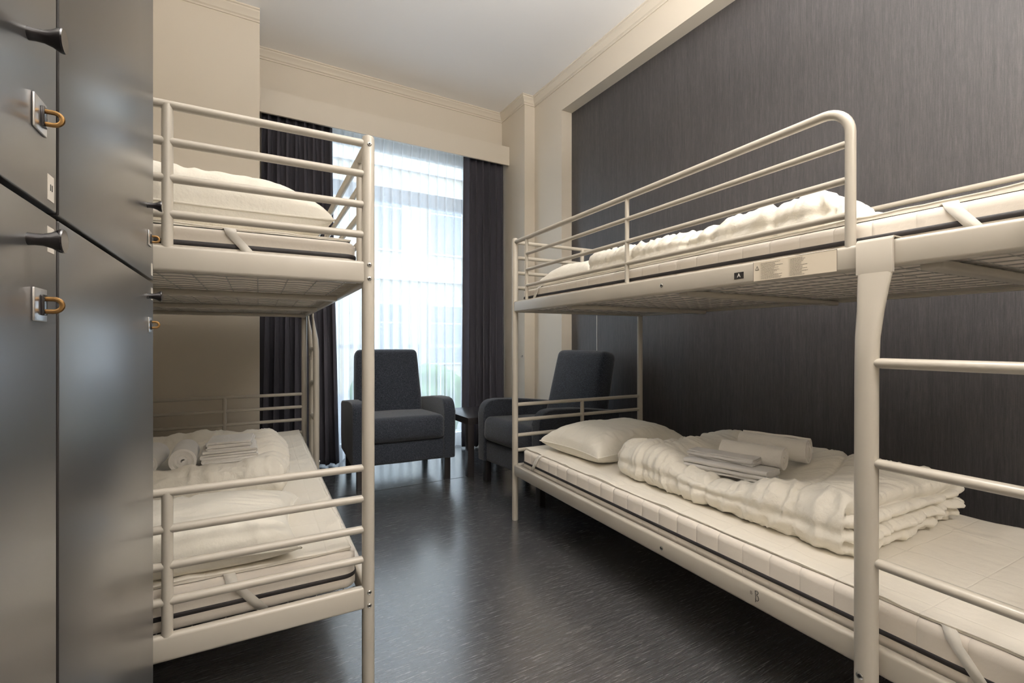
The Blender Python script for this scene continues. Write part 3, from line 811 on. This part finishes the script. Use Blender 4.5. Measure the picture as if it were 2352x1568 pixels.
def folded(name, label, cat, bed, t, v, z, rz, w, length, layers, th, mt, seed=0, group=None, tiltx=0.0, tilty=0.0):
    v_, f_ = ribbon(serpentine(w, layers, th, 1.0, seed), th*0.93, -length/2, length/2, 10, 0.0010, seed)
    o = MB().add(v_, f_).build(name, mt, smooth=R(50)); place(o, bed, t, v, z, rz, tiltx, tilty); tag(o, label, cat, group); return o
zq = ZT_LOW+0.094
towel_roll('rolled grey-white towel on the lower right duvet, next to the folded sheets', BED_R, 1.150, 0.447, zq+0.014, R(17), 0.049, 0.225, 1.0)
towel_roll('rolled grey-white towel on the lower right duvet, nearest the dark wall', BED_R, 1.155, 0.572, zq+0.030, R(18), 0.053, 0.245, 3.0)
folded('folded_sheet', 'larger folded white sheet at the bottom, front of the towels on the lower right bunk', 'bed sheet', BED_R, 1.15, 0.315, zq, R(17), 0.125, 0.30, 5, 0.0085, 'sheet', 3, 'folded bed sheets', tiltx=R(-4))
folded('folded_sheet', 'smaller folded white sheet lying on top of the larger one on the lower right bunk', 'bed sheet', BED_R, 1.105, 0.335, zq+0.043, R(17), 0.095, 0.245, 4, 0.0062, 'sheet', 8, 'folded bed sheets', tiltx=R(-2))
folded('folded_sheet', 'flat folded white sheet on the duvet of the upper right bunk', 'bed sheet', BED_R, 1.05, 0.36, ZT_UP+0.104, R(8), 0.20, 0.30, 3, 0.008, 'sheet', 4, 'folded bed sheets')
zl = ZT_LOW+0.118
towel_roll('rolled white towel on the lower left bunk, beside the folded stack', BED_L, 0.78, 0.522, zl, R(3), 0.050, 0.20, 2.0)
towel_roll('rolled white towel on the lower left bunk, half hidden by the locker edge', BED_L, 0.79, 0.630, zl, R(-2), 0.050, 0.20, 5.0)
folded('folded_towel', 'thick folded white towel at the bottom of the stack on the lower left bunk', 'towel', BED_L, 0.80, 0.372, zl+0.002, R(2), 0.185, 0.20, 7, 0.0092, 'towel', 1, 'folded towels')
folded('folded_towel', 'small folded white towel on top of the stack on the lower left bunk', 'towel', BED_L, 0.80, 0.368, zl+0.067, R(-3), 0.155, 0.17, 4, 0.0070, 'towel', 6, 'folded towels')

# ------------------------------------------------------------------ armchairs
def soft_box(name, half, r, mt, parent, loc, rot=(0,0,0), puff=(0,0,0), res=0.02, seed=0.0, taper=0.0):
    V_, N_, F_, U_ = grid_box(half, r, res)
    u, w, q = U_[:,0], U_[:,1], U_[:,2]
    V_ = V_.copy()
    V_[:,2] += np.sign(V_[:,2])*puff[2]*(1-u**2)*(1-w**2)
    V_[:,1] += np.sign(V_[:,1])*puff[1]*(1-u**2)*(1-q**2)
    V_[:,0] += np.sign(V_[:,0])*puff[0]*(1-w**2)*(1-q**2)
    V_[:,0] *= 1-taper*(q+1)/2
    V_ = V_+N_*(perlin(V_[:,0]*5+seed, V_[:,1]*5, V_[:,2]*5)*0.004)[:, None]
    o = put(name, V_, F_, mt, parent, smooth=True, loc=loc); o.rotation_euler = rot; return o
def make_armchair():
    root = empty('armchair')          # faces -y, origin on the floor under the centre of the front edge
    W2 = 0.365
    # legs
    for sx in (-1, 1):
        for y in (0.045, 0.64):
            MB().box((sx*(W2-0.055)-0.022, y-0.022, 0), (sx*(W2-0.055)+0.022, y+0.022, 0.19), 0.003).build('leg', 'black_wood', root)
    soft_box('seat_frame', (W2-0.065, 0.325, 0.075), 0.02, 'tweed', root, (0, 0.345, 0.225))
    soft_box('seat_cushion', (W2-0.080, 0.305, 0.085), (0.03, 0.045, 0.045), 'tweed', root, (0, 0.30, 0.375), rot=(R(-3),0,0), puff=(0,0.012,0.016), seed=3)
    soft_box('backrest', (W2-0.085, 0.068, 0.325), (0.035, 0.05, 0.045), 'tweed', root, (0, 0.655, 0.620), rot=(R(-14),0,0), puff=(0,0.014,0.006), seed=6, taper=0.09)
    # arms: extruded outline with a rounded front top corner
    for sx in (-1, 1):
        pts = [(0.0, 0.155), (0.0, 0.50)]
        for k in range(0, 10): a = R(180-k*9); pts.append((0.085+0.085*math.cos(a), 0.50+0.088*math.sin(a)))
        pts += [(0.12, 0.592), (0.30, 0.583), (0.50, 0.560), (0.66, 0.540), (0.70, 0.52), (0.70, 0.26), (0.67, 0.155)]
        bm = bmesh.new(); ring = [bm.verts.new((sx*(W2-0.088), y, z)) for y, z in pts]; fc = bm.faces.new(ring)
        ex = bmesh.ops.extrude_face_region(bm, geom=[fc])
        bmesh.ops.translate(bm, verts=[g for g in ex['geom'] if isinstance(g, bmesh.types.BMVert)], vec=(sx*0.085, 0, 0))
        bmesh.ops.recalc_face_normals(bm, faces=bm.faces)
        ed = [e for e in bm.edges if len(e.link_faces) == 2 and e.calc_face_angle(0) > R(60)]
        bmesh.ops.bevel(bm, geom=ed, offset=0.012, segments=4, profile=0.5, affect='EDGES')
        me = bpy.data.meshes.new('armrest'); bm.to_mesh(me); bm.free(); me.materials.append(M['tweed'])
        me.polygons.foreach_set('use_smooth', [True]*len(me.polygons)); me.set_sharp_from_angle(angle=R(50))
        o = bpy.data.objects.new('armrest', me); COL.objects.link(o); o.parent = root
    return root
ch = make_armchair(); ch.location = (1.005, 3.215, 0); ch.rotation_euler = (0,0,R(-3.8))
tag(ch, 'dark blue-grey high-backed armchair facing the room in front of the sheer curtain', 'armchair', 'tweed armchairs')
c2_ = copy_tree(ch); c2_.location = (1.520, 2.700, 0); c2_.rotation_euler = (0,0,R(-85))
tag(c2_, 'dark blue-grey high-backed armchair turned sideways beyond the right bunk bed', 'armchair', 'tweed armchairs')
# side table
tb = empty('side_table', (1.455, 3.16, 0)); tag(tb, 'small square black side table between the two armchairs', 'side table')
MB().box((0, 0, 0.39), (0.55, 0.55, 0.44), 0.0015).build('table_top', 'table_black', tb)
for x in (0.0, 0.50):
    for y in (0.0, 0.50): MB().box((x, y, 0), (x+0.05, y+0.05, 0.39), 0.001).build('leg', 'table_black', tb)

# ------------------------------------------------------------------ lockers
LX = -0.144
def make_locker(y0, y1, label, numbers):
    root = empty('locker', (LX-0.25, (y0+y1)/2, 0)); cy = (y0+y1)/2
    def L(p): return (p[0]-(LX-0.25), p[1]-cy, p[2])
    q = MB()
    xb = -0.68; xf = LX-0.020
    for a, b in (((xb, y0, 0.0), (xf, y0+0.016, 1.95)), ((xb, y1-0.016, 0.0), (xf, y1, 1.95)), ((xb, y0+0.016, 1.934), (xf, y1-0.016, 1.95)),
                 ((xb, y0+0.016, 0.08), (xf, y1-0.016, 0.096)), ((xb, y0+0.016, 1.112), (xf, y1-0.016, 1.130)), ((xb, y0+0.016, 0.096), (xb+0.01, y1-0.016, 1.934)),
                 ((xf-0.03, y0+0.016, 0.0), (xf-0.015, y1-0.016, 0.08))):
        q.box(L(a), L(b), 0.0008)
    q.build('body', 'black_wood', root)
    g = 0.0034
    for k, (z0, z1) in enumerate(((0.085, 1.1195), (1.1245, 1.945))):
        zk = 1.090 if k == 0 else 1.250; zh = 1.040 if k == 0 else 1.195
        dr = MB().box(L((LX-0.018, y0+g, z0)), L((LX, y1-g, z1)), 0.0012).build('door', 'locker', root)
        dr.data.materials.append(M['black_wood'])      # dark edge band on the upright edges
        for p in dr.data.polygons:
            if abs(p.normal.y) > 0.6: p.material_index = 1
        yk = y1-0.048-0.02
        kn = MB().lathe([(0.0050, 0.0), (0.0046, 0.004), (0.0048, 0.009), (0.0064, 0.014), (0.0092, 0.0185), (0.0096, 0.0205), (0.0090, 0.0215)], L((LX, yk, zk)), 'x', 24)
        kn.build('knob', 'knob', dr)
        # hasp: plate with a brass staple
        yh = y1-0.043; h = empty('hasp'); h.parent = dr
        MB().box(L((LX, yh-0.018, zh-0.0135)), L((LX+0.0018, yh+0.010, zh+0.0135)), 0.0006).build('hasp_plate', 'plate', dr)
        bpy.data.objects.remove(h)
        MB().box(L((LX+0.0018, yh-0.005, zh-0.0085)), L((LX+0.0040, yh+0.003, zh+0.0085)), 0.0006).build('staple_slot', 'knob', dr)
        q = MB(); pts = []
        for s_, e_ in (((0.0, -0.0052), (0.0085, -0.0052)),): pts += [(LX+s_[0], yh-0.001, zh+s_[1]), (LX+e_[0], yh-0.001, zh+e_[1])]
        for j in range(1, 12):
            a = R(-90+j*15); pts.append((LX+0.0085+0.0055*math.cos(a), yh-0.001, zh+0.0052*math.sin(a)))
        pts += [(LX+0.0085, yh-0.001, zh+0.0052), (LX, yh-0.001, zh+0.0052)]
        q.tube([L(p) for p in pts], 0.0017, 8, up=(0,1,0), r2=0.0020); q.build('padlock_staple', 'brass', dr)
        # number sticker in the corner of the door
        zc = 1.143 if k == 1 else 1.098
        s_ = MB().box(L((LX, y1-0.026, zc-0.011)), L((LX+0.0004, y1-0.011, zc+0.011))).build('number_sticker', 'paper', dr, smooth=False)
        if numbers[k]: text_mesh(numbers[k], 0.008, 'number', 'ink', s_, L((LX+0.0007, y1-0.0185, zc)), (R(90), 0, R(90)))
    tag(root, label, 'locker', 'dark lockers')
    return root
make_locker(0.571, 1.10, 'dark satin locker column with two doors, next to the left bunk bed', ('', ''))
make_locker(0.042, 0.571, 'dark satin locker column with two doors, nearest the left edge of the photo', ('18', '11'))

# ------------------------------------------------------------------ small fittings
pc = empty('pull_cord', (XR-0.006, 2.905, 0.9)); tag(pc, 'thin pale pull cord hanging on the dark wall above the sideways armchair', 'pull cord')
MB().tube([(0, 0, 0.0), (0, 0.0006, 0.15), (0, 0, 0.335)], 0.0022, 6).build('cord', 'white_plastic', pc)
MB().lathe([(0.003, 0.0), (0.006, -0.004), (0.007, -0.03), (0.003, -0.036)], (0, 0, 0.012), 'z', 14).build('cord_toggle', 'white_plastic', pc)
MB().box((-0.012, -0.012, 0.335), (0.006, 0.012, 0.36), 0.003).build('bracket', 'white_plastic', pc)
hk = MB().box((XP-0.006, 3.695, 0.865), (XP, 3.705, 0.885), 0.002).tube([(XP-0.004, 3.70, 0.868), (XP-0.016, 3.70, 0.864), (XP-0.018, 3.70, 0.875)], 0.0018, 6)
tag(hk.build('tieback_hook', 'chrome'), 'tiny metal hook on the corner pilaster beside the right curtain', 'hook')

# added pendant lamps, out of the frame, put in only to light the room
for i, (x, y, z, up, down) in enumerate(ADDED_LAMPS):
    lp = empty('pendant_lamp', (x, y, z)); tag(lp, ['bowl pendant lamp over the middle of the room', 'bowl pendant lamp at the rear of the room'][i], 'pendant lamp', 'pendant lamps')
    MB().lathe([(0.001, -0.10), (0.10, -0.092), (0.18, -0.06), (0.235, 0.0), (0.228, 0.0), (0.175, -0.052), (0.10, -0.082), (0.001, -0.09)], (0,0,0), 'z', 40).build('lamp_shade', 'lamp_glow', lp)
    MB().tube([(0, 0, -0.09), (0, 0, H-z-0.03)], 0.006, 8).build('rod', 'chrome', lp)
    MB().lathe([(0.06, H-z-0.03), (0.06, H-z)], (0,0,0), 'z', 24).build('ceiling_rose', 'white_plastic', lp)
    for nm, pw, rx, zz in (('lamp_light_up', up, 180, 0.01), ('lamp_light_down', down, 0, -0.12)):
        l = bpy.data.lights.new(nm, 'AREA'); l.shape = 'DISK'; l.size = 0.42; l.energy = pw; l.color = ADDED_LAMP_COLOR
        o = bpy.data.objects.new(nm, l); o.parent = lp; o.location = (0, 0, zz); o.rotation_euler = (R(rx), 0, 0); COL.objects.link(o)
